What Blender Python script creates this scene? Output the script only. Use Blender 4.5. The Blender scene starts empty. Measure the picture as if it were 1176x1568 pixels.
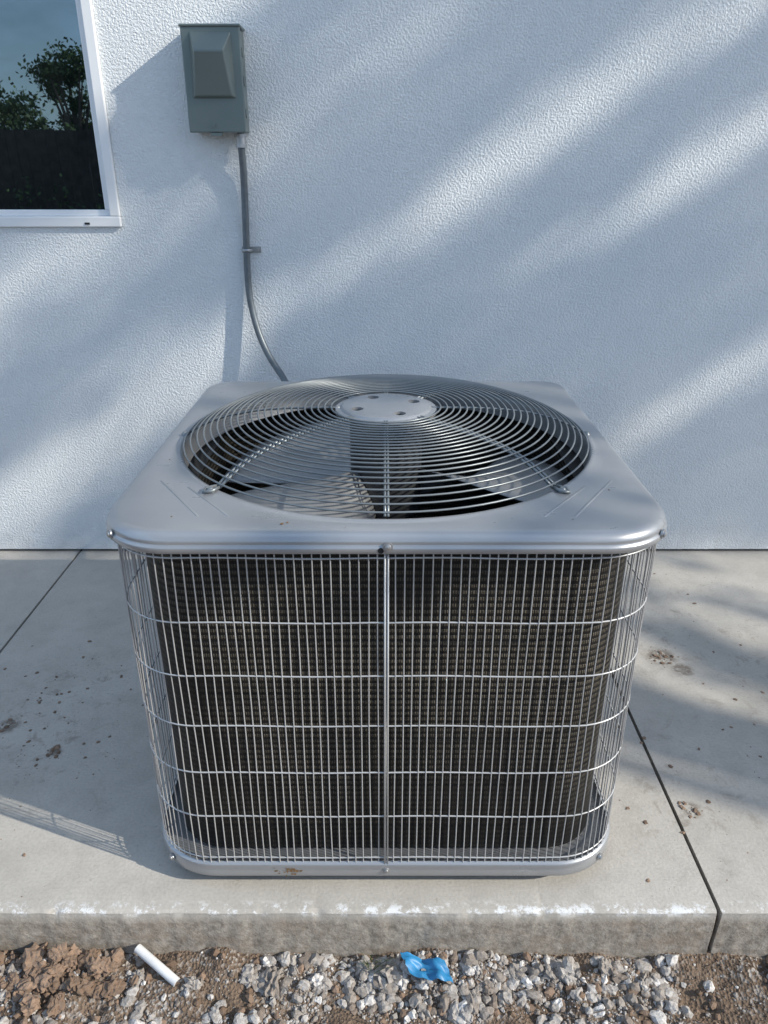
import bpy, bmesh, math, random
import numpy as np
from mathutils import Vector, noise
random.seed(7); np.random.seed(7)
R=math.radians
scene=bpy.context.scene
scene.view_settings.view_transform='Standard'
scene.view_settings.look='None'
scene.view_settings.exposure=0

# ---------------------------------------------------------------- helpers
class MB:
    def __init__(s): s.v=[];s.f=[];s.m=[];s.uv=None
    def add(s,vs,fs,mi=0):
        o=len(s.v); s.v.extend([tuple(v) for v in vs]); s.f.extend([tuple(i+o for i in f) for f in fs]); s.m.extend([mi]*len(fs))
    def box(s,x0,x1,y0,y1,z0,z1,mi=0):
        s.add([(x0,y0,z0),(x1,y0,z0),(x1,y1,z0),(x0,y1,z0),(x0,y0,z1),(x1,y0,z1),(x1,y1,z1),(x0,y1,z1)],
              [(0,3,2,1),(4,5,6,7),(0,1,5,4),(1,2,6,5),(2,3,7,6),(3,0,4,7)],mi)
    def tube(s,pts,r,n=6,closed=False,mi=0,caps=True):
        pts=[Vector(p) for p in pts]; N=len(pts); vs=[];fs=[]
        up=None
        for i,p in enumerate(pts):
            if closed: t=(pts[(i+1)%N]-pts[i-1])
            else: t=pts[min(i+1,N-1)]-pts[max(i-1,0)]
            t.normalize()
            if up is None:
                up=Vector((0,0,1)) if abs(t.z)<.9 else Vector((1,0,0))
            a=t.cross(up); 
            if a.length<1e-4: a=t.cross(Vector((0,1,0)))
            a.normalize(); b=a.cross(t); b.normalize(); up=b
            rr=r[i] if hasattr(r,'__len__') else r
            for k in range(n):
                an=2*math.pi*k/n
                vs.append(p+a*math.cos(an)*rr+b*math.sin(an)*rr)
        M=N if closed else N-1
        for i in range(M):
            j=(i+1)%N
            for k in range(n):
                l=(k+1)%n
                fs.append((i*n+k,i*n+l,j*n+l,j*n+k))
        if caps and not closed:
            fs.append(tuple(range(n))[::-1]); fs.append(tuple((N-1)*n+k for k in range(n)))
        s.add(vs,fs,mi)
    def obj(s,name,mats,parent=None,smooth=False,angle=None):
        me=bpy.data.meshes.new(name); me.from_pydata(s.v,[],s.f)
        for m in mats: me.materials.append(m)
        me.polygons.foreach_set('material_index',s.m)
        if smooth: me.polygons.foreach_set('use_smooth',[True]*len(me.polygons))
        me.update()
        ob=bpy.data.objects.new(name,me); scene.collection.objects.link(ob)
        if smooth and angle:
            me.set_sharp_from_angle(angle=R(angle))
        if parent: ob.parent=parent
        return ob
def empty(name,loc=(0,0,0)):
    e=bpy.data.objects.new(name,None); scene.collection.objects.link(e); e.location=loc; return e
def bevel(ob,w,seg=2):
    m=ob.modifiers.new('b','BEVEL'); m.width=w; m.segments=seg; m.limit_method='ANGLE'; m.angle_limit=R(35)

class NT:
    def __init__(s,name):
        s.mat=bpy.data.materials.new(name); s.mat.use_nodes=True; s.t=s.mat.node_tree
        s.b=s.t.nodes['Principled BSDF']
        s.tc=s.n('ShaderNodeTexCoord'); s.co=s.tc.outputs['Object']
    def n(s,ty,**k):
        n=s.t.nodes.new(ty)
        for a,b in k.items(): setattr(n,a,b)
        return n
    def l(s,a,b): s.t.links.new(a,b)
    def mapping(s,sc=(1,1,1),co=None):
        m=s.n('ShaderNodeMapping'); s.l(co or s.co,m.inputs[0]); m.inputs['Scale'].default_value=sc; return m.outputs[0]
    def noise(s,scale,detail=4,rough=.55,co=None,dist=0):
        n=s.n('ShaderNodeTexNoise'); s.l(co or s.co,n.inputs['Vector']); n.inputs['Scale'].default_value=scale
        n.inputs['Detail'].default_value=detail; n.inputs['Roughness'].default_value=rough; n.inputs['Distortion'].default_value=dist
        return n.outputs['Fac']
    def voro(s,scale,co=None,feature='F1'):
        n=s.n('ShaderNodeTexVoronoi',feature=feature); s.l(co or s.co,n.inputs['Vector']); n.inputs['Scale'].default_value=scale; return n
    def ramp(s,fac,stops):
        n=s.n('ShaderNodeValToRGB'); s.l(fac,n.inputs[0]); e=n.color_ramp.elements
        while len(e)<len(stops): e.new(.5)
        for i,(p,c) in enumerate(stops):
            e[i].position=p; e[i].color=(c,c,c,1) if not hasattr(c,'__len__') else (*c,1)
        return n.outputs[0]
    def mix(s,f,a,b,blend='MIX'):
        n=s.n('ShaderNodeMix',data_type='RGBA',blend_type=blend)
        for v,i in ((f,0),(a,6),(b,7)):
            if hasattr(v,'is_linked'): s.l(v,n.inputs[i])
            elif i==0: n.inputs[0].default_value=v
            else: n.inputs[i].default_value=(*v,1)
        return n.outputs[2]
    def math(s,op,a,b=None,clamp=False):
        n=s.n('ShaderNodeMath',operation=op); n.use_clamp=clamp
        for i,v in enumerate((a,b)):
            if v is None: continue
            if hasattr(v,'is_linked'): s.l(v,n.inputs[i])
            else: n.inputs[i].default_value=v
        return n.outputs[0]
    def near(s,p,r,sc=(1,1,1)):
        """1 at point p falling to 0 at distance r (object space)"""
        m=s.n('ShaderNodeMapping'); s.l(s.co,m.inputs[0]); m.vector_type='POINT'
        m.inputs['Location'].default_value=tuple(-a*b for a,b in zip(p,sc)); m.inputs['Scale'].default_value=sc
        v=s.n('ShaderNodeVectorMath',operation='LENGTH'); s.l(m.outputs[0],v.inputs[0])
        q=s.n('ShaderNodeMapRange'); q.interpolation_type='SMOOTHSTEP'; s.l(v.outputs['Value'],q.inputs[0]); q.inputs[1].default_value=r; q.inputs[2].default_value=0
        return q.outputs[0]
    def bump(s,h,strength=.3,dist=.01,prev=None):
        n=s.n('ShaderNodeBump'); s.l(h,n.inputs['Height']); n.inputs['Strength'].default_value=strength; n.inputs['Distance'].default_value=dist
        if prev: s.l(prev,n.inputs['Normal'])
        return n.outputs[0]
    def set(s,color=None,rough=None,metal=None,normal=None,ior=None):
        def p(v,name):
            if v is None: return
            if hasattr(v,'is_linked'): s.l(v,s.b.inputs[name])
            else: s.b.inputs[name].default_value=(*v,1) if hasattr(v,'__len__') else v
        p(color,'Base Color');p(rough,'Roughness');p(metal,'Metallic');p(ior,'IOR')
        if normal: s.l(normal,s.b.inputs['Normal'])
        return s.mat

# ---------------------------------------------------------------- materials
def m_stucco():
    t=NT('stucco')
    big=t.noise(1.3,3)
    c=t.mix(t.ramp(big,[(.3,0),(.7,1)]),(.74,.79,.825),(.83,.86,.875))
    st=t.noise(40,4); c=t.mix(t.ramp(st,[(.5,0),(.8,.25)]),c,(.60,.63,.66))
    sep=t.n('ShaderNodeSeparateXYZ'); t.l(t.co,sep.inputs[0])
    lo=t.n('ShaderNodeMapRange'); t.l(sep.outputs[2],lo.inputs[0]); lo.inputs[1].default_value=.12; lo.inputs[2].default_value=.0
    c=t.mix(t.math('MULTIPLY',lo.outputs[0],t.ramp(t.noise(12,4),[(.4,0),(.7,.35)])),c,(.45,.42,.38))
    a=t.noise(145,3,.6); v=t.voro(220); d=t.noise(60,3,.5)
    a2=t.ramp(a,[(.38,0),(.62,1)])
    h=t.math('ADD',t.math('MULTIPLY',a2,1.0),t.math('MULTIPLY',t.math('SUBTRACT',1.0,v.outputs['Distance']),.6))
    h=t.math('ADD',h,t.math('MULTIPLY',d,.4))
    return t.set(c,.85,0,t.bump(h,.68,.003))
def m_concrete(face=False):
    t=NT('concrete')
    a=t.noise(2.2,6,.6); b=t.noise(14,5,.6); f=t.noise(160,3,.6)
    c=t.mix(t.ramp(a,[(.3,0),(.7,1)]),(.385,.365,.33),(.525,.50,.46))
    c=t.mix(t.ramp(b,[(.45,0),(.75,.45)]),c,(.31,.29,.265))
    d=t.noise(16,8,.78,dist=.5); m=t.ramp(d,[(.53,0),(.66,.65)])
    reg=t.math('ADD',t.near((-.85,1.5,0),.42,(1.3,.8,1)),t.math('ADD',t.near((.98,1.85,0),.45,(1,.7,1)),t.near((.68,1.25,0),.3)),clamp=True)
    reg=t.math('ADD',reg,t.ramp(t.noise(2.1,3),[(.55,0),(.75,.5)]),clamp=True)
    c=t.mix(t.math('MULTIPLY',m,reg),c,(.18,.145,.115))
    wob=t.ramp(t.noise(38,6,.75),[(.42,0),(.52,.75)])
    sp4=None
    for p,r in (((.80,1.80,0),.06),((.677,1.23,0),.03),((-.795,1.414,0),.025),((-.95,1.505,0),.04),((.84,1.74,0),.04)):
        q=t.near(p,r); sp4=q if sp4 is None else t.math('MAXIMUM',sp4,q)
    c=t.mix(t.math('MULTIPLY',t.math('MULTIPLY',sp4,2.0,True),wob),c,(.12,.09,.065))
    sp=t.noise(85,3,.6); c=t.mix(t.ramp(sp,[(.66,0),(.73,.5)]),c,(.20,.17,.145))
    c=t.mix(t.ramp(f,[(.3,.25),(.6,0)]),c,(.22,.21,.19))
    sep=t.n('ShaderNodeSeparateXYZ'); t.l(t.co,sep.inputs[0])
    near=t.n('ShaderNodeMapRange'); t.l(sep.outputs[1],near.inputs[0])
    near.inputs[1].default_value=1.008; near.inputs[2].default_value=.988; near.inputs[3].default_value=0; near.inputs[4].default_value=1
    zt=t.n('ShaderNodeMapRange'); t.l(sep.outputs[2],zt.inputs[0])
    zt.inputs[1].default_value=-.016; zt.inputs[2].default_value=-.003
    pn=t.ramp(t.noise(22,8,.8),[(.51,0),(.56,.8)])
    w=t.math('MULTIPLY',t.math('MULTIPLY',near.outputs[0],zt.outputs[0]),pn)
    c=t.mix(w,c,(.74,.77,.80))
    lo=t.n('ShaderNodeMapRange'); t.l(sep.outputs[2],lo.inputs[0]); lo.inputs[1].default_value=-.010; lo.inputs[2].default_value=-.03
    fc=t.mix(t.ramp(t.noise(60,6,.75),[(.35,0),(.65,1)]),(.20,.175,.145),(.42,.385,.34))
    fc=t.mix(t.ramp(t.noise(8,5,.6,co=t.mapping((1,1,3))),[(.5,0),(.7,.6)]),fc,(.25,.20,.155))
    c=t.mix(lo.outputs[0],c,fc)
    br=t.noise(60,3,.6,co=t.mapping((.25,6,1)))
    h=t.math('ADD',t.math('MULTIPLY',f,.6),t.math('MULTIPLY',br,.35))
    h=t.math('ADD',h,t.math('MULTIPLY',t.noise(45,4,.7),t.math('MULTIPLY',lo.outputs[0],2.0)))
    return t.set(c,.82,0,t.bump(h,.45,.003))
def m_painted(name,col,metal=.55,rough=.34,dirt=.25):
    t=NT(name)
    n=t.noise(6,5,.6); c=t.mix(t.ramp(n,[(.4,0),(.75,dirt)]),col,tuple(x*.6 for x in col))
    s=t.noise(90,3,.6); c=t.mix(t.ramp(s,[(.66,0),(.74,dirt)]),c,(.32,.29,.25))
    r=t.ramp(t.noise(11,4),[(.3,rough-.05),(.7,rough+.12)])
    return t.set(c,r,metal,t.bump(t.noise(420,2),.05,.001))
def m_cap():
    t=NT('grey_sheet_metal')
    col=(.40,.415,.435)
    n=t.noise(5,6,.65); c=t.mix(t.ramp(n,[(.42,0),(.75,.25)]),col,(.31,.32,.34))
    s=t.noise(75,4,.7); c=t.mix(t.ramp(s,[(.68,0),(.78,.25)]),c,(.50,.47,.43))
    dr=t.noise(18,6,.8,co=t.mapping((2.2,.6,1))); c=t.mix(t.ramp(dr,[(.6,0),(.72,.18)]),c,(.47,.45,.42))
    sm=t.noise(9,5,.65,co=t.mapping((1,3,1))); r=t.ramp(sm,[(.3,.26),(.7,.38)])
    h=t.noise(2.2,2); return t.set(c,r,.55,t.bump(t.noise(380,2),.05,.001,prev=t.bump(h,.4,.012)))
def m_plain(name,col,rough=.5,metal=0,bs=60,bst=.15,var=.2):
    t=NT(name); n=t.noise(bs*.3,4); c=t.mix(t.ramp(n,[(.35,0),(.7,1)]),tuple(x*(1-var) for x in col),tuple(min(1,x*(1+var)) for x in col))
    return t.set(c,rough,metal,t.bump(t.noise(bs,3),bst,.002))
def m_coil():
    t=NT('coil_fins'); uv=t.tc.outputs['UV']
    sep=t.n('ShaderNodeSeparateXYZ'); t.l(uv,sep.inputs[0])
    def saw(o,per): return t.math('FRACT',t.math('MULTIPLY',o,1/per))
    rows=saw(sep.outputs[1],.0125); r1=t.ramp(rows,[(.0,0),(.28,.1),(.42,1),(.8,1),(.92,0)])
    fins=saw(sep.outputs[0],.0042); f1=t.ramp(fins,[(0,.15),(.3,1),(.65,1),(.9,.1)])
    br=t.ramp(t.noise(420,2,.5,co=t.mapping((1,.25,1),uv)),[(.3,.25),(.6,1)])
    pt=t.ramp(t.noise(3,5,.65,co=uv),[(.38,.12),(.62,1)])
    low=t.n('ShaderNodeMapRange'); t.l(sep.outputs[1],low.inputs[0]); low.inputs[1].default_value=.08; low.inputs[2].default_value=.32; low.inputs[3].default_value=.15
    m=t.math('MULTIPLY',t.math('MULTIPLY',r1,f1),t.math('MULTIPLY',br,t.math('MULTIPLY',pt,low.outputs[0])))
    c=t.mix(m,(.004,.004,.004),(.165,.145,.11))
    return t.set(c,.6,.2,t.bump(m,.6,.004))
def m_soil():
    t=NT('soil')
    a=t.noise(4,8,.65); c=t.mix(t.ramp(a,[(.35,0),(.65,1)]),(.12,.082,.056),(.23,.17,.125))
    g=t.voro(170); gv=t.n('ShaderNodeSeparateColor'); t.l(g.outputs['Color'],gv.inputs[0])
    c=t.mix(t.math('MULTIPLY',t.ramp(gv.outputs[0],[(.65,0),(.75,.7)]),t.ramp(t.noise(9,4),[(.45,0),(.6,1)])),c,(.46,.44,.42))
    f=t.noise(90,5,.7)
    c=t.mix(t.ramp(f,[(.3,.5),(.55,0)]),c,(.05,.035,.025))
    return t.set(c,.95,0,t.bump(t.math('ADD',f,g.outputs['Distance']),.9,.006))
def m_island(name,stops,rough=.9,bs=150,bst=.6,trans=0):
    t=NT(name); g=t.n('ShaderNodeNewGeometry')
    c=t.ramp(g.outputs['Random Per Island'],stops)
    n=t.noise(bs,5,.65); c=t.mix(t.ramp(n,[(.35,.6),(.6,0)]),c,(.16,.13,.11) if not trans else (.02,.035,.012))
    t.set(c,rough,0,t.bump(n,bst,.004)); return t.mat

M_st=m_stucco(); M_con=m_concrete(); M_cap=m_cap()
M_wire=m_painted('guard_wire_paint',(.55,.56,.57),.35,.33,.3)
M_gr=m_painted('fan_grille_paint',(.22,.245,.26),.4,.32,.25)
M_blade=m_painted('fan_blade_aluminium',(.36,.37,.38),.5,.38,.5)
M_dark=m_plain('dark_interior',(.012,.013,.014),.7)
M_motor=m_plain('motor_paint',(.03,.032,.035),.45)
M_coil=m_coil()
M_box=m_painted('disconnect_paint',(.165,.205,.20),.25,.34,.2)
M_cond=m_plain('conduit_grey',(.14,.165,.185),.4,.3,200,.1,.12)
M_galv=m_painted('galvanised',(.45,.46,.47),.8,.35,.3)
M_vinyl=m_plain('white_vinyl',(.82,.84,.86),.35,0,8,.03,.04)
t=NT('window_glass'); M_glass=t.set((.006,.008,.009),.01,0,t.bump(t.noise(1.5,2),.03,.01),3.4); t.b.inputs['Specular Tint'].default_value=(.68,.88,1,1)
M_soil=m_soil()
M_grav=m_island('gravel',[(0,(.20,.16,.13)),(.3,(.33,.305,.28)),(.8,(.48,.465,.45)),(1,(.78,.77,.76))])
M_clod=m_island('soil_clods',[(0,(.15,.095,.06)),(1,(.30,.205,.145))])
M_gobo_leaf=m_island('gobo_leaves',[(0,(.035,.06,.015)),(.5,(.06,.10,.025)),(1,(.11,.15,.04))],.6,20,.1,1)  # used only on the added sun-blocking foliage
M_leaf2=m_island('leaves_bright',[(0,(.04,.075,.018)),(.5,(.07,.12,.03)),(1,(.13,.19,.05))],.6,20,.1,1)
M_bark=m_plain('bark',(.12,.09,.07),.9,0,40,.8)
M_wood=m_plain('fence_wood',(.05,.038,.032),.8,0,30,.5,.45)
M_roof=m_plain('roof_trim',(.6,.6,.62),.7)
M_pvc=m_plain('pvc',(.66,.67,.68),.4,0,60,.15,.12)
M_blue=m_plain('blue_tape',(.025,.20,.42),.45,0,60,.3)
M_brass=m_plain('rust',(.20,.12,.055),.8,0,80,.4,.4)

# ---------------------------------------------------------------- ground / slab
WY=2.455
def axis(a,b,n,lo,hi):
    mid=np.linspace(a,b,n); left=a-np.geomspace(.05,a-lo,16)[::-1]; right=b+np.geomspace(.05,hi-b,16)
    return np.concatenate([left,mid,right])
xs=axis(-1.3,1.3,260,-160,160); ys=axis(.35,1.0,90,-160,160)
def gh(x,y):
    z=-.125
    if abs(x)<1.6 and .2<y<1.3:
        z+=.022*noise.noise(Vector((x*5,y*5,0)))+.014*noise.noise(Vector((x*18,y*18,3)))+.007*noise.noise(Vector((x*50,y*50,5)))
        z+=.022*math.exp(-((x+.62)/.10)**2-((y-.93)/.06)**2)
        z+=.012*math.exp(-((y-.97)/.05)**2)
    return z
mb=MB(); vs=[(x,y,gh(x,y)) for y in ys for x in xs]
nx=len(xs); fs=[(j*nx+i,j*nx+i+1,(j+1)*nx+i+1,(j+1)*nx+i) for j in range(len(ys)-1) for i in range(nx-1)]
mb.add(vs,fs); mb.obj('ground',[M_soil],smooth=True)

mb=MB()
def slab(x0,x1):
    n=max(8,int((x1-x0)/.008)); prof=[(WY+.3,-.3),(WY+.3,0),(1.05,0),(.989,0),(.9845,-.001),(.9810,-.0045),(.9795,-.03),(.979,-.06),(.979,-.09),(.979,-.3)]
    vs=[];P=len(prof)
    for i in range(n+1):
        x=x0+(x1-x0)*i/n
        e=.0015*noise.noise(Vector((x*9,0,0)))+.001*noise.noise(Vector((x*45,0,0)))
        chip=max(0,noise.noise(Vector((x*28,7,0)))-.35)*.02
        for k,(y,z) in enumerate(prof):
            xx=x
            if 3<=k: y+=e+(.003*noise.noise(Vector((x*30,z*60,2))) if k>5 else 0)
            if 4<=k<=5: z-=chip; y+=chip*.5
            if (i==0 or i==n) and k>4:
                xx+=.004*noise.noise(Vector((x0,y*25,z*40)))
            vs.append((xx,y,z))
    fs=[(i*P+k,i*P+k+1,(i+1)*P+k+1,(i+1)*P+k) for i in range(n) for k in range(P-1)]
    fs.append(tuple(range(P))[::-1]); fs.append(tuple(n*P+k for k in range(P)))
    mb.add(vs,[f[::-1] for f in fs])
slab(-5,-1.124);slab(-1.116,.632);slab(.640,5)
sl=mb.obj('concrete_slab',[M_con],smooth=True,angle=40)

# ---------------------------------------------------------------- house
house=empty('stucco_house',(0,0,0))
wx1,wz0,wz1=-.80,1.12,2.25; wx0=-2.1
mb=MB()
X=[-6,wx0,wx1,6];Z=[.012,wz0,wz1,2.95]
for i in range(3):
    for j in range(3):
        if i==1 and j==1: continue
        mb.add([(X[i],WY,Z[j]),(X[i+1],WY,Z[j]),(X[i+1],WY,Z[j+1]),(X[i],WY,Z[j+1])],[(0,1,2,3)])
d=.05
mb.add([(wx0,WY,wz0),(wx1,WY,wz0),(wx1,WY,wz1),(wx0,WY,wz1),(wx0,WY+d,wz0),(wx1,WY+d,wz0),(wx1,WY+d,wz1),(wx0,WY+d,wz1)],
       [(0,4,5,1),(1,5,6,2),(2,6,7,3),(3,7,4,0)])
mb.add([(-6,WY,.012),(6,WY,.012),(6,WY+.03,.012),(-6,WY+.03,.012)],[(0,3,2,1)])
mb.add([(-6,WY,.012),(-6,WY+5,.012),(-6,WY+5,2.95),(-6,WY,2.95)],[(0,1,2,3)])
mb.add([(6,WY,.012),(6,WY+5,.012),(6,WY+5,2.95),(6,WY,2.95)],[(3,2,1,0)])
mb.obj('wall',[M_st],house)
mb=MB(); mb.box(-6,6,WY+.022,WY+.3,-.05,.03); mb.obj('weep_screed_recess',[M_dark],house)
mb=MB(); mb.box(-6.1,6.1,WY-.06,WY+5.1,2.95,3.05); mb.obj('roof_edge',[M_roof],house)
# window
mb=MB()
def frame(x0,x1,z0,z1,w,y0,y1,mi=0):
    mb.box(x0,x1,y0,y1,z0,z0+w,mi); mb.box(x0,x1,y0,y1,z1-w,z1,mi)
    mb.box(x0,x0+w,y0,y1,z0+w,z1-w,mi); mb.box(x1-w,x1,y0,y1,z0+w,z1-w,mi)
frame(wx0+.001,wx1-.001,wz0+.001,wz1-.001,.030,WY-.012,WY+.045)
frame(wx0+.031,wx1-.031,wz0+.031,wz1-.031,.018,WY+.004,WY+.045)
mb.box(-1.5,-1.47,WY+.004,WY+.045,wz0+.051,wz1-.051)
w=mb.obj('window_frame',[M_vinyl],house); bevel(w,.003)
mb=MB(); mb.box(-.91,-.895,WY-.014,WY-.010,wz0+.008,wz0+.014); mb.obj('weep_hole',[M_dark],house)
mb=MB(); mb.box(wx0+.03,wx1-.03,WY+.022,WY+.03,wz0+.03,wz1-.03); mb.obj('window_glass',[M_glass],house)

# ---------------------------------------------------------------- disconnect box
bx=empty('electrical_disconnect_box')
x0,x1=-.548,-.388; z0,z1=1.375,1.632; yf=WY-.085
mb=MB(); mb.box(x0+.004,x1-.004,yf+.012,WY+.002,z0+.003,z1-.004); b=mb.obj('body',[M_box],bx); bevel(b,.003)
mb=MB(); mb.box(x0,x1,yf,yf+.0115,z0,z1); mb.box(x0-.003,x1+.003,yf-.004,WY-.004,z1-.0035,z1+.004)
bw0,bw1=x0+.022,x1-.024; bz0,bz1=z0+.085,z1-.014
h=.038
V=[(bw0-.003,yf-.0005,bz0),(bw1+.003,yf-.0005,bz0),(bw1-.001,yf-.0005,bz1),(bw0+.001,yf-.0005,bz1),
   (bw0+.007,yf-.014,bz0+.005),(bw1-.007,yf-.014,bz0+.005),(bw1-.018,yf-h,bz1-.048),(bw0+.018,yf-h,bz1-.048)]
mb.add(V,[(4,5,6,7),(0,1,5,4),(1,2,6,5),(2,3,7,6),(3,0,4,7)])
b=mb.obj('cover',[M_box],bx); bevel(b,.005,4)
mb=MB()
for zz in (z0+.05,z0+.13,z0+.2):
    mb.tube([(x1-.006,yf+.045,zz),(x1-.002,yf+.045,zz)],.012,16)
mb.tube([((x0+x1)/2-.01,yf-.004,z0+.02),((x0+x1)/2-.01,yf+.002,z0+.02)],.006,12)
mb.box((x0+x1)/2-.02,(x0+x1)/2+.012,yf-.004,yf+.01,z0-.008,z0-.0005)
mb.obj('knockouts',[M_box],bx,smooth=True,angle=40)
# ---------------------------------------------------------------- conduit
cd=empty('electrical_conduit')
cx=-.413
pts=[(cx,WY-.035,1.385),(cx,WY-.035,1.33),(cx-.002,WY-.022,1.25),(cx-.008,WY-.018,1.1),(cx-.012,WY-.018,.98),(cx-.008,WY-.022,.90),
     (cx+.012,WY-.035,.81),(cx+.045,WY-.055,.735),(cx+.095,WY-.09,.665),(cx+.15,WY-.2,.60),(cx+.17,WY-.36,.56),(cx+.17,WY-.5,.54)]
def catmull(P,n=8):
    P=[Vector(p) for p in P]; o=[]
    for i in range(len(P)-1):
        a=P[max(i-1,0)];b=P[i];c=P[i+1];d_=P[min(i+2,len(P)-1)]
        for k in range(n):
            t=k/n; o.append(.5*((2*b)+(c-a)*t+(2*a-5*b+4*c-d_)*t*t+(3*b-a-3*c+d_)*t**3))
    o.append(P[-1]); return o
mb=MB(); mb.tube(catmull(pts),.0105,16); mb.obj('flexible_conduit',[M_cond],cd,smooth=True,angle=50)
mb=MB(); mb.tube([(cx,WY-.035,1.374),(cx,WY-.035,1.366)],.019,8); mb.tube([(cx,WY-.035,1.366),(cx,WY-.035,1.345)],.0145,16); mb.tube([(cx,WY-.035,1.348),(cx,WY-.035,1.338)],.017,8)
zz=1.055
mb.box(cx-.026,cx+.033,WY-.004,WY+.001,zz-.009,zz+.009)
mb.tube([(cx-.0085+.0135*math.cos(a),WY-.018-.0135*math.sin(a),zz) for a in np.linspace(0,math.pi,12)],.004,6)
mb.tube([(cx+.022,WY-.012,zz),(cx+.022,WY-.003,zz)],.0055,6)
mb.obj('strap_and_fittings',[M_galv],cd,smooth=True,angle=40)

# ---------------------------------------------------------------- AC unit
CX,CY=.004,1.493
ac=empty('air_conditioner_condenser')
def rpath(a,rf=.125,rb=.055,ns=26,na=14,off=0):
    pts=[]; A=a-off
    cor=[(1,-1,rf,-90),(1,1,rb,0),(-1,1,rb+.02,90),(-1,-1,rf,180)]
    arcs=[]
    for sx,sy,r,st in cor:
        r_=max(r-off,.01); cx_,cy_=sx*(A-r_),sy*(A-r_)
        arcs.append([(cx_+r_*math.cos(R(st+90*k/na)),cy_+r_*math.sin(R(st+90*k/na))) for k in range(na+1)])
    for i in range(4):
        pts+=arcs[i]; e=arcs[i][-1]; s=arcs[(i+1)%4][0]
        pts+=[(e[0]+(s[0]-e[0])*k/ns,e[1]+(s[1]-e[1])*k/ns) for k in range(1,ns)]
    return pts
def loft(rings,mb,mi=0,flip=False):
    n=len(rings[0]); vs=[p for r in rings for p in r]; fs=[]
    for i in range(len(rings)-1):
        for k in range(n):
            l=(k+1)%n; f=(i*n+k,i*n+l,(i+1)*n+l,(i+1)*n+k)
            fs.append(f[::-1] if flip else f)
    mb.add(vs,fs,mi)
def rz(a,off,z,**k): return [(CX+x,CY+y,z) for x,y in rpath(a,off=off,**k)]
ZT=.775; CA=.464; RO=.414
rings=[]
inner=rpath(CA,off=.022)
angs=[math.atan2(y,x) for x,y in inner]
def circ(r,z): return [(CX+r*math.cos(a),CY+r*math.sin(a),z) for a in angs]
rings+=[circ(RO-.004,ZT-.05),circ(RO-.004,ZT-.010),circ(RO-.002,ZT-.003),circ(RO,ZT+.001),circ(RO+.004,ZT+.003),circ(RO+.009,ZT+.0015)]
c0=circ(RO+.009,ZT+.0015)
for tt in (.15,.4,.7):
    o=rz(CA,.022,ZT-.001); rings.append([(p[0]+(q[0]-p[0])*tt,p[1]+(q[1]-p[1])*tt,ZT-.0005*tt) for p,q in zip(c0,o)])
for off,z in [(.022,ZT-.001),(.015,ZT-.002),(.009,ZT-.0042),(.004,ZT-.0085),(.001,ZT-.013),(0,ZT-.018),(0,ZT-.0215),(-.0025,ZT-.0235),(-.0035,ZT-.025),(-.0035,ZT-.033),(-.002,ZT-.0345),(.005,ZT-.0345),(.006,ZT-.030),(.02,ZT-.012)]:
    rings.append(rz(CA,off,z))
mb=MB(); loft(rings,mb,flip=True)
cap=mb.obj('top_cap',[M_cap],ac,smooth=True,angle=60)
mb=MB()
def rib(p,q,w=.0030):
    p=Vector(p);q=Vector(q); mb.tube([p,p+(q-p)*.04,q-(q-p)*.04,q],[.0005,w,w,.0005],8)
zr=ZT-.0020
for sx in (1,-1):
    rib((CX+sx*.405,CY-.245,zr),(CX+sx*.300,CY-.405,zr)); rib((CX+sx*.350,CY-.275,zr),(CX+sx*.250,CY-.405,zr))
mb.obj('embossed_ribs',[M_cap],ac,smooth=True)
# guard wires
GA=.456; zb,zt=.062,.748
gp=[Vector((CX+x,CY+y,0)) for x,y in rpath(GA,ns=40,na=24)]
L=[0]
for i in range(len(gp)): L.append(L[-1]+(gp[(i+1)%len(gp)]-gp[i]).length)
tot=L[-1]
def at(s):
    s%=tot
    i=np.searchsorted(L,s,side='right')-1; i=min(i,len(gp)-1)
    u=(s-L[i])/(L[i+1]-L[i]); return gp[i].lerp(gp[(i+1)%len(gp)],u)
mb=MB(); sp=.01455; n=int(tot/sp)
i0=min(range(len(gp)),key=lambda i:(gp[i]-Vector((CX,CY-GA,0))).length); s0=L[i0]
for k in range(n):
    p=at(s0+k*tot/n+random.uniform(-.0008,.0008)); j=(random.random()-.5)*.0022
    out=(p-Vector((CX,CY,0))).normalized()
    zs=[zb]+list(np.linspace(zb+.05,zt-.05,8))+[zt]
    pts=[(p.x+j*math.sin(z*9+k)+out.x*.0009*math.sin(z*14+k*.7),p.y+out.y*.0009*math.sin(z*14+k*.7),z) for z in zs]
    mb.tube(pts,.00122,5,caps=False)
for dx in (-.0027,.0027): mb.tube([(CX+dx,CY-GA-.003,zb),(CX+dx,CY-GA-.003,zt)],.0016,6)
for z in (.728,.609,.503,.397,.291,.185,.079):
    mb.tube([(p.x,p.y,z+.0012*math.sin(i*.35)) for i,p in enumerate([at(s0+tot*k/200) for k in range(200)])],.0016,6,closed=True)
mb.obj('coil_guard',[M_wire],ac,smooth=True)
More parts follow.
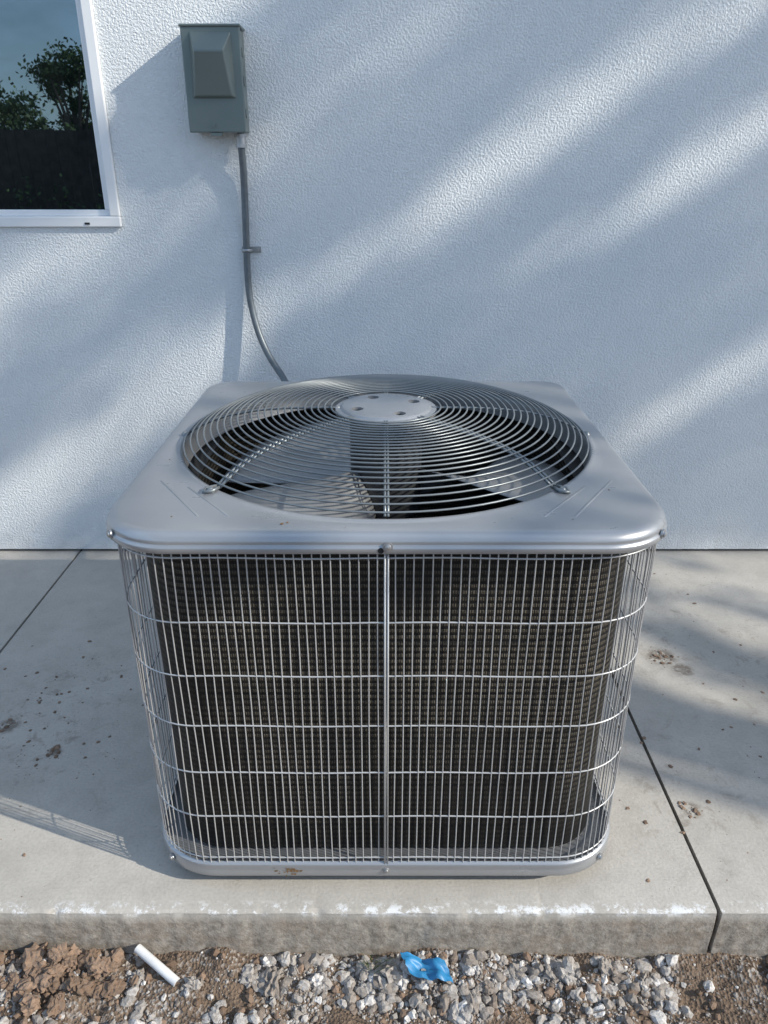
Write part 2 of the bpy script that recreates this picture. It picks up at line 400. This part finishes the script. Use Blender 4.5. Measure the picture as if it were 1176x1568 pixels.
def shell(a,z0,z1,name,mat,nz=1):
    P=rpath(a,rf=.105,rb=.06,ns=30,na=12); n=len(P); me=bpy.data.meshes.new(name); vs=[];fs=[];uvs=[]
    l=0; Ls=[0]
    for i in range(n):
        q=P[(i+1)%n]; l+=math.hypot(q[0]-P[i][0],q[1]-P[i][1]); Ls.append(l)
    for z in (z0,z1):
        for x,y in P: vs.append((CX+x,CY+y,z))
    for k in range(n):
        fs.append((k,(k+1)%n,n+(k+1)%n,n+k)); uvs+=[(Ls[k],z0),(Ls[k+1],z0),(Ls[k+1],z1),(Ls[k],z1)]
    me.from_pydata(vs,[],fs); uvl=me.uv_layers.new(name='UVMap')
    for i,u in enumerate(uvs): uvl.data[i].uv=u
    me.materials.append(mat); ob=bpy.data.objects.new(name,me); scene.collection.objects.link(ob); ob.parent=ac
    me.polygons.foreach_set('use_smooth',[True]*len(me.polygons)); return ob
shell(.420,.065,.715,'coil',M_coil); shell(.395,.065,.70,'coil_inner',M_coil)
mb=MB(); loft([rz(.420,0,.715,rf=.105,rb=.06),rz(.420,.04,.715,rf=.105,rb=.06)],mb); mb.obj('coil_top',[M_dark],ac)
# base pan
rings=[rz(.455,-.005,.034),rz(.455,-.007,.037),rz(.455,-.007,.062),rz(.455,-.005,.066),rz(.455,.0,.068),rz(.455,.006,.060),rz(.455,.06,.057)]
mb=MB(); loft(rings,mb); 
n=len(rings[0]); mb.add(rz(.455,0,.035),[tuple(range(n))[::-1]]); mb.add(rz(.455,.02,.058),[tuple(range(n))])
mb.obj('base_pan',[M_cap],ac,smooth=True,angle=50)
mb=MB()
for sx in (-.33,-.12,.22,.33):
    for sy in (-.36,.36): mb.box(CX+sx-.03,CX+sx+.03,CY+sy-.03,CY+sy+.03,.0,.0345)
mb.obj('feet',[M_dark],ac)
mb=MB()
for k in range(34):
    x=CX-.19+random.gauss(0,.016); z=.050+random.gauss(0,.005); y=CY-.4624; r=random.uniform(.0008,.0032)
    mb.add([(x+r*math.cos(a)*random.uniform(.6,1.5),y-.0002*k/10,z+r*math.sin(a)*.7) for a in np.linspace(0,2*math.pi,8)[:-1]],[tuple(range(7))])
mb.obj('rust_spot',[M_brass],ac)
mb=MB()
def screw(p,nrm,r=.0055):
    p=Vector(p);nrm=Vector(nrm).normalized()
    mb.tube([p-nrm*.002,p+nrm*.0012],r*1.45,14,mi=0); mb.tube([p+nrm*.0012,p+nrm*.004,p+nrm*.0052],[r,r*.9,r*.3],10,mi=0)
screw((CX+.002,CY-CA-.0034,ZT-.022),(0,-1,.1)); screw((CX,CY-.4625,.050),(0,-1,0),.005)
for s in (1,-1):
    c=(CX+s*(CA-.125+.129*math.cos(R(38))),CY-(CA-.125+.129*math.sin(R(38))),ZT-.023); screw(c,(s*.79,-.61,0))
    c=(CX+s*(.462-.125+.125*math.cos(R(48))),CY-(.462-.125+.125*math.sin(R(48))),.050); screw(c,(s*.67,-.74,0),.005)
mb.obj('screws',[M_galv],ac,smooth=True,angle=40)
mb=MB()
mb.tube([(CX-.009,CY-CA-.0042,ZT-.028),(CX-.009,CY-CA+.002,ZT-.028)],.0048,12); mb.obj('keyhole',[M_dark],ac)
# fan grille
mb=MB()
def gz(r): return ZT+.004+.060*(1-(r/.418)**5)
rr=np.linspace(.112,.409,23)
for i,r in enumerate(rr):
    z=gz(r); mb.tube([(CX+r*math.cos(a),CY+r*math.sin(a),z) for a in np.linspace(0,2*math.pi,97)[:-1]],.0018,6,closed=True)
for k in range(8):
    a=R(45*k+.0); dirn=Vector((math.cos(a),math.sin(a),0)); side=Vector((-dirn.y,dirn.x,0))
    diag=k%2==1
    offs=(-.0045,.0045) if diag else ((-.0025,.0025) if k in(2,6) else (0,))
    for o in offs:
        pts=[Vector((CX,CY,gz(r)-.0035))+dirn*r+side*o for r in np.linspace(.09,.412,18)]
        mb.tube(pts,.0027 if diag else .0023,6)
    if diag:
        p=Vector((CX,CY,ZT+.006))+dirn*.412
        q=Vector((CX,CY,ZT+.004))+dirn*.442
        mb.tube([p-side*.0045,p+dirn*.018-side*.009,q,p+dirn*.018+side*.009,p+side*.0045],.003,6)
mb.obj('fan_grille',[M_gr],ac,smooth=True)
mb=MB()
for k in (1,3,5,7,0,4):
    a=R(45*k); rdist=.428 if k%2 else .418
    p=Vector((CX+rdist*math.cos(a),CY+rdist*math.sin(a),ZT+.002)); mb.tube([p,p+Vector((0,0,.003)),p+Vector((0,0,.007))],[.009,.008,.004],12)
mb.obj('grille_clips',[M_gr],ac,smooth=True,angle=40)
bm=bmesh.new(); HZ=gz(.1)+.002
def loop(cx_,cy_,r,z,n):
    v=[bm.verts.new((cx_+r*math.cos(2*math.pi*i/n),cy_+r*math.sin(2*math.pi*i/n),z)) for i in range(n)]
    return v,[bm.edges.new((v[i],v[(i+1)%n])) for i in range(n)]
o,oe=loop(CX,CY,.088,HZ,64); ed=list(oe); holes=[]
for a in (25,115,205,295):
    h_,he=loop(CX+.064*math.cos(R(a)),CY+.064*math.sin(R(a)),.0125,HZ,20); ed+=he; holes.append(he)
bmesh.ops.triangle_fill(bm,edges=ed,use_beauty=True)
prev=o
for r,z in ((.090,HZ-.001),(.094,HZ-.0045),(.103,HZ-.005),(.105,HZ-.007),(.105,HZ-.012)):
    nv=[bm.verts.new((CX+r*math.cos(2*math.pi*i/64),CY+r*math.sin(2*math.pi*i/64),z)) for i in range(64)]
    for i in range(64): bm.faces.new((prev[i],prev[(i+1)%64],nv[(i+1)%64],nv[i]))
    prev=nv
for he in holes:
    r=bmesh.ops.extrude_edge_only(bm,edges=he); 
    for e in r['geom']:
        if isinstance(e,bmesh.types.BMVert): e.co.z-=.006
bmesh.ops.recalc_face_normals(bm,faces=bm.faces)
me=bpy.data.meshes.new('motor_mount_plate'); bm.to_mesh(me); bm.free(); me.materials.append(M_cap)
me.polygons.foreach_set('use_smooth',[True]*len(me.polygons)); me.set_sharp_from_angle(angle=R(30))
hp=bpy.data.objects.new('motor_mount_plate',me); scene.collection.objects.link(hp); hp.parent=ac
mb=MB()
for a in (25,115,205,295):
    p=Vector((CX+.064*math.cos(R(a)),CY+.064*math.sin(R(a)),HZ-.016)); mb.tube([p,p+Vector((.0,0,.010))],.0045,6)
mb.tube([(CX,CY,.60),(CX,CY,.615),(CX,CY,.80),(CX,CY,.815)],[.06,.075,.075,.06],28)
mb.tube([(CX,CY,.655),(CX,CY,.60)],[.03,.04],20)
mb.obj('fan_motor',[M_motor],ac,smooth=True,angle=40)
mb=MB()
for c in (-5,125,235):
    nr,na=10,14; vs=[]
    for i in range(nr+1):
        r=.075+.305*i/nr; wdt=38+34*math.sin(min(1,(i/nr)*1.1)*math.pi/2)
        for j in range(na+1):
            u=j/na-.5; a=R(c+u*wdt+8*(i/nr)); z=.672+u*-.085*(1-.3*i/nr)+.014*(1-4*u*u)
            vs.append((CX+r*math.cos(a),CY+r*math.sin(a),z))
    fs=[(i*(na+1)+j,(i+1)*(na+1)+j,(i+1)*(na+1)+j+1,i*(na+1)+j+1) for i in range(nr) for j in range(na)]
    mb.add(vs,fs)
fb=mb.obj('fan_blades',[M_blade],ac,smooth=True)
sm=fb.modifiers.new('s','SOLIDIFY'); sm.thickness=.002
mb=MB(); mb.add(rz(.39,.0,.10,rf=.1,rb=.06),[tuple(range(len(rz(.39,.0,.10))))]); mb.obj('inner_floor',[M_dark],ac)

# ---------------------------------------------------------------- rocks & debris
def ico(s):
    b=bmesh.new(); bmesh.ops.create_icosphere(b,subdivisions=s,radius=1); V=[v.co.copy() for v in b.verts]; F=[tuple(v.index for v in f.verts) for f in b.faces]; b.free(); return V,F
I1,I2,I3=ico(1),ico(2),ico(3)
def rvec(): return Vector((random.gauss(0,1),random.gauss(0,1),random.gauss(0,1))).normalized()
def rock(mb,p,r,lv=1,flat=.75,rough=.12):
    V,F=(I1,I2,I3)[lv-1]
    sd=Vector((random.random()*50,random.random()*50,0)); ax=(random.uniform(.7,1.3),random.uniform(.7,1.3),random.uniform(flat*.7,flat*1.3)); ro=random.random()*6.28
    pl=[(rvec(),random.uniform(.55,.95)) for _ in range(8)]
    cs,sn=math.cos(ro),math.sin(ro); out=[]
    for v in V:
        k=1.05
        for n_,d_ in pl:
            dt=n_.dot(v)
            if dt>.05: k=min(k,d_/dt)
        k*=1+rough*noise.noise(v*2.2+sd)*2+rough*noise.noise(v*6+sd)
        x,y,z=v.x*k*ax[0]*r,v.y*k*ax[1]*r,v.z*k*ax[2]*r
        out.append((p[0]+x*cs-y*sn,p[1]+x*sn+y*cs,p[2]+z))
    mb.add(out,F)
mb=MB()
def dens(x):
    px=588+x*1150/1.53
    if px<60: return .8
    if px<210: return .4
    if px<330: return .85
    if px<1010: return 1
    return .15
cnt=0;tries=0
while cnt<14000 and tries<300000:
    tries+=1
    x=random.uniform(-1.0,1.0); y=random.uniform(.62,.977)
    cl=.50+1.3*noise.noise(Vector((x*5,y*8,0)))+.9*noise.noise(Vector((x*18,y*18,2)))
    if random.random()>dens(x)*cl: continue
    cnt+=1
    r=min(.013,.0014*random.paretovariate(1.4))
    if r>.006 and random.random()<.5: continue
    rock(mb,(x,min(y,.976-r),gh(x,y)+r*.2),r,1 if r<.004 else 2,.75,.2)
for px,r in ((845,.022),(600,.026),(430,.020),(490,.015),(320,.015),(1165,.022),(735,.012),(960,.013),(395,.014),(650,.017),(905,.014),(30,.016),(60,.013),(560,.012),(780,.014),(240,.012),(825,.014)):
    x=(px-588)/1150*1.53
    for q in range(9):
        rr_=r*(1 if q==0 else random.uniform(.25,.65)); a=random.uniform(0,6.28)
        yy=random.uniform(.905,.95) if q==0 else yy0+math.sin(a)*r
        if q==0: yy0=yy
        rock(mb,(x+(0 if q==0 else math.cos(a)*r*1.2),min(yy,.972-rr_),gh(x,yy)+rr_*.3),rr_,3 if q==0 else 2,.8,.38)
mb.obj('gravel',[M_grav])
mb=MB()
for k in range(190):
    x=-.62+random.gauss(0,.06); y=.93+random.gauss(0,.035); r=min(.018,.003*random.paretovariate(1.2)); rock(mb,(x,min(y,.975-r),gh(x,y)+r*.4+.006*random.random()),r,2 if r<.012 else 3,.8,.3)
for k in range(2400):
    x=random.uniform(-1.1,1.1); y=random.uniform(.6,.976); r=min(.010,.0018*random.paretovariate(1.5)); rock(mb,(x,min(y,.976-r),gh(x,y)+r*.2),r,1)
mb.obj('soil_clods',[M_clod])
mb=MB()
for k in range(750):
    if random.random()<.6: x=random.gauss(-.84,.15); y=random.gauss(1.5,.22)
    else: x=random.uniform(.5,1.3); y=random.uniform(1.0,2.3)
    if not(1.0<y<2.4): continue
    if -.46<x<.47 and y<1.97: continue
    r=min(.005,.0006*random.paretovariate(1.25)); rock(mb,(x,y,r*.12),r,1 if r<.003 else 2,.3,.3)
for cxx,cyy,sg,nn in ((.80,1.80,.018,40),(.677,1.23,.010,20),(-.795,1.414,.010,12),(-.95,1.505,.014,14)):
    for k in range(nn):
        r=min(.006,.0012*random.paretovariate(1.3)); rock(mb,(random.gauss(cxx,sg),random.gauss(cyy,sg),r*.2),r,2,.4,.3)
mb.obj('dirt_crumbs',[M_clod])
mb=MB()
for x,y,r in ((-.16,1.063,.003),(-.152,1.068,.002),(-.34,1.09,.0016),(.30,1.08,.0012),(-.06,1.05,.001),(.39,1.2,.0014),(-.41,1.35,.0013)):
    rock(mb,(x,y,ZT+.0005),r,2,.35,.3)
mb.obj('leaf_debris',[M_brass],ac)
mb=MB(); p=Vector((-.475,.968,-.084)); q=Vector((-.388,.915,-.106))
d_=(q-p).normalized(); mb.tube([p,q,q-d_*.003,p+d_*.003],[.0085,.0085,.006,.006],18,caps=False)
mb.obj('pvc_pipe',[M_pvc],smooth=True,angle=40)
mb=MB(); vs=[];nu,nv_=18,8
for i in range(nu+1):
    for j in range(nv_+1):
        u=i/nu;v=j/nv_; x=.030+.085*u+.018*v+.003*noise.noise(Vector((v*7,0,i*.4))); y=.958-.040*v-.012*u; z=-.082-.008*u-.006*v+.006*math.sin(u*9+v*2)+.012*noise.noise(Vector((u*5,v*5,1)))
        vs.append((x,y,z))
mb.add(vs,[(i*(nv_+1)+j,(i+1)*(nv_+1)+j,(i+1)*(nv_+1)+j+1,i*(nv_+1)+j+1) for i in range(nu) for j in range(nv_)],0)
mb.obj('blue_tape_scrap',[M_blue],smooth=True)
mb=MB()
def blade(p,d,l,w,mi=0):
    p=Vector(p);d=Vector(d).normalized(); s=d.cross(Vector((0,.3,1))).normalized()*w
    vs=[];N=6
    for i in range(N+1):
        u=i/N; c=p+d*l*u+Vector((0,0,-l*.5*u*u)); vs+= [c-s*(1-u),c+s*(1-u)]
    mb.add(vs,[(2*i,2*i+1,2*i+3,2*i+2) for i in range(N)],mi)
for k in range(16):
    a=random.uniform(0,6.28); blade((-.02+random.gauss(0,.01),.945+random.gauss(0,.008),-.105),(math.cos(a),math.sin(a)*.6,random.uniform(.9,2)),random.uniform(.03,.085),.0016)
mb.obj('grass_tuft',[M_leaf2])
mb=MB()
for k in range(130):
    x=random.uniform(-.9,.9); y=random.uniform(.7,.965); a=random.uniform(0,3.14); l=random.uniform(.01,.035); z=gh(x,y)+.006
    mb.tube([(x,y,z),(x+l*math.cos(a),y+l*math.sin(a)*.4,z+random.uniform(-.004,.01))],.0008,5)
mb.obj('twigs',[M_bark])

# ---------------------------------------------------------------- sun direction, added leaf gobo, trees
S=Vector((.8,-.3,.52)).normalized()
def sst(a,b,x):
    t=min(1,max(0,(x-a)/(b-a))); return t*t*(3-2*t)
def lit(X,Z):  # wanted sunlit share; gaps in the added foliage blocker follow it
    s=Z-.65*X
    g=lambda c,w:math.exp(-((s-c)/w)**2)
    if Z>0 and X>-1.9:
        w=.07+.09*sst(-.1,-.8,X) if X<-.1 else .07
        p=1.15*g(1.07,w)*(1-.25*sst(.7,1.2,X))
        p+=1.15*g(.68,.065)*sst(.15,.8,X)
        p+=.9*g(-.10,.09)*sst(.6,1.0,X)
        p+=.45*g(1.62,.14)*sst(.5,0,X)
        p+=.55*g(1.72,.08)*sst(-.7,-.9,X)
        p+=1.0*sst(1.90,1.98,s)
        p+=.03
        return min(1,max(0,p))
    n1=noise.noise(Vector((X*.7,s*6,4))); n2=noise.noise(Vector((X*2.5,s*9,9)))
    p=.74+.9*n1+.6*n2
    p+=1.0*sst(-1.75,-2.05,Z)
    return min(1,max(0,p))
def leafquad(p,size,asp=.55):
    a=rvec(); b=a.cross(rvec()).normalized()
    return [p-a*size*.5,p+b*size*asp*.5,p+a*size*.5,p-b*size*asp*.5]
mb=MB(); cen=[]
def scat(n,X0,X1,Z0,Z1,size,cond):
    for _ in range(n):
        X_=random.uniform(X0,X1); Z_=random.uniform(Z0,Z1)
        if not cond(X_,Z_): continue
        if random.random()<lit(X_,Z_)**.6: continue
        p=Vector((X_,WY,Z_))+S*random.uniform(9,13.5)
        mb.add(leafquad(p,size*random.uniform(.8,1.3)),[(0,1,2,3)])
        if random.random()<.004: cen.append(p)
onwall=lambda X_,Z_: Z_>0 and X_>-1.9
scat(15000,-1.9,2.4,0,2.6,.075,onwall)
scat(11000,-6,2.4,-3.2,2.2,.13,lambda a,b: not onwall(a,b))
gobo=empty('tree')  # unseen blocker added to shape the sun streaks, built like a tree
mb.obj('foliage',[M_gobo_leaf],gobo)
mb=MB(); base=Vector((7.2,-1.6,-.2)); fork=Vector((7.0,-1.2,3.0))  # trunk and limbs only dress the added light blocker
mb.tube([base,base.lerp(fork,.5)+Vector((.1,0,0)),fork],[.2,.15,.12],10)
for p in cen[:24]:
    m=fork.lerp(p,.5)+Vector((0,0,.3)); mb.tube(catmull([fork,m,p],5),[.04-.036*i/10 for i in range(11)],6)
mb.obj('gobo_trunk_and_limbs',[M_bark],gobo,smooth=True)
def tree(x,y,h,w,n,leaf,lm,nc=22):
    e=empty('tree'); mb=MB(); tb=MB(); f=Vector((x,y,h*.4))
    tb.tube([(x,y,-.2),f],[.12,.08],8)
    for k in range(nc):
        a=random.uniform(0,6.28); rr=w*math.sqrt(random.random())*random.uniform(.7,1.25); z=random.uniform(h*.4,h*.98); rr*=math.sqrt(max(.12,1-((z/h-.55)/.47)**2))
        c=Vector((x+rr*math.cos(a),y+rr*math.sin(a),z)); tb.tube(catmull([f,f.lerp(c,.5)+Vector((0,0,.1)),c],4),[.04-.036*i/8 for i in range(9)],5)
        sg=random.uniform(.09,.19)
        for _ in range(n):
            p=c+Vector((random.gauss(0,1),random.gauss(0,1),random.gauss(0,.8)))*w*sg; mb.add(leafquad(p,leaf*random.uniform(.7,1.3)),[(0,1,2,3)])
    mb.obj('foliage',[lm],e); tb.obj('gobo_trunk_and_limbs',[M_bark],e,smooth=True)
tree(-4.85,-8.3,3.3,.75,240,.075,M_leaf2,26)
tree(-6.3,-8.9,2.5,1.0,160,.09,M_leaf2)
tree(-8.6,-12,2.9,1.8,120,.14,M_leaf2)
tree(-3.6,-12,2.6,1.4,110,.12,M_leaf2)
mb=MB(); x=-14
while x<14:
    mb.box(x,x+.138,-7.12+random.uniform(-.006,.006),-7.10,-.15,1.8+random.uniform(-.01,.01)); x+=.145
for z in (.3,1.5): mb.box(-14,14,-7.17,-7.128,z,z+.09)
mb.obj('wooden_fence',[M_wood])
mb=MB()
for k in range(60):
    c=Vector((random.uniform(-7,-2.5),random.uniform(-6.9,-6.3),random.uniform(0,.55+.45*random.random())))
    for _ in range(70): mb.add(leafquad(c+Vector((random.gauss(0,.13),random.gauss(0,.1),random.gauss(0,.12))),random.uniform(.04,.09)),[(0,1,2,3)])
mb.obj('shrubs',[M_leaf2])

# ---------------------------------------------------------------- light
W=bpy.data.worlds.new('World'); scene.world=W; W.use_nodes=True; nt=W.node_tree
sky=nt.nodes.new('ShaderNodeTexSky'); sky.sky_type='NISHITA'; sky.sun_disc=False
sky.sun_elevation=math.asin(S.z); sky.sun_rotation=math.atan2(S.x,S.y)
bg=nt.nodes['Background']; bg.inputs[1].default_value=.15
tc=nt.nodes.new('ShaderNodeTexCoord'); mp=nt.nodes.new('ShaderNodeMapping'); mp.inputs['Scale'].default_value=(1,1,2.5)
nz=nt.nodes.new('ShaderNodeTexNoise'); nz.inputs['Scale'].default_value=2.2; nz.inputs['Detail'].default_value=7; nz.inputs['Roughness'].default_value=.6
rp=nt.nodes.new('ShaderNodeValToRGB'); rp.color_ramp.elements[0].position=.42; rp.color_ramp.elements[1].position=.64; rp.color_ramp.elements[1].color=(.85,.85,.85,1)
mx=nt.nodes.new('ShaderNodeMix'); mx.data_type='RGBA'; mx.inputs[7].default_value=(5.3,7.2,9.7,1)
sx=nt.nodes.new('ShaderNodeSeparateXYZ'); hz=nt.nodes.new('ShaderNodeMapRange'); hz.inputs[1].default_value=.30; hz.inputs[2].default_value=.06; hz.inputs[3].default_value=0; hz.inputs[4].default_value=.14
ad=nt.nodes.new('ShaderNodeMath'); ad.operation='ADD'
nt.links.new(tc.outputs['Generated'],sx.inputs[0]); nt.links.new(sx.outputs[2],hz.inputs[0])
nt.links.new(tc.outputs['Generated'],mp.inputs[0]); nt.links.new(mp.outputs[0],nz.inputs['Vector'])
nt.links.new(nz.outputs['Fac'],ad.inputs[0]); nt.links.new(hz.outputs[0],ad.inputs[1]); nt.links.new(ad.outputs[0],rp.inputs[0])
nt.links.new(rp.outputs[0],mx.inputs[0]); nt.links.new(sky.outputs[0],mx.inputs[6]); nt.links.new(mx.outputs[2],bg.inputs[0])
sd=bpy.data.lights.new('sun','SUN'); sd.energy=5; sd.angle=R(.55); sd.color=(1,.93,.81)
so=bpy.data.objects.new('sun',sd); scene.collection.objects.link(so); so.rotation_euler=S.to_track_quat('Z','Y').to_euler()

cam=bpy.data.cameras.new('camera'); co=bpy.data.objects.new('camera',cam); scene.collection.objects.link(co)
cam.sensor_fit='VERTICAL'; cam.sensor_height=36; cam.lens=1150/1568*36; cam.clip_end=500; cam.clip_start=.02
co.location=(0,0,1.28); co.rotation_euler=(R(90-24.5),0,0); scene.camera=co
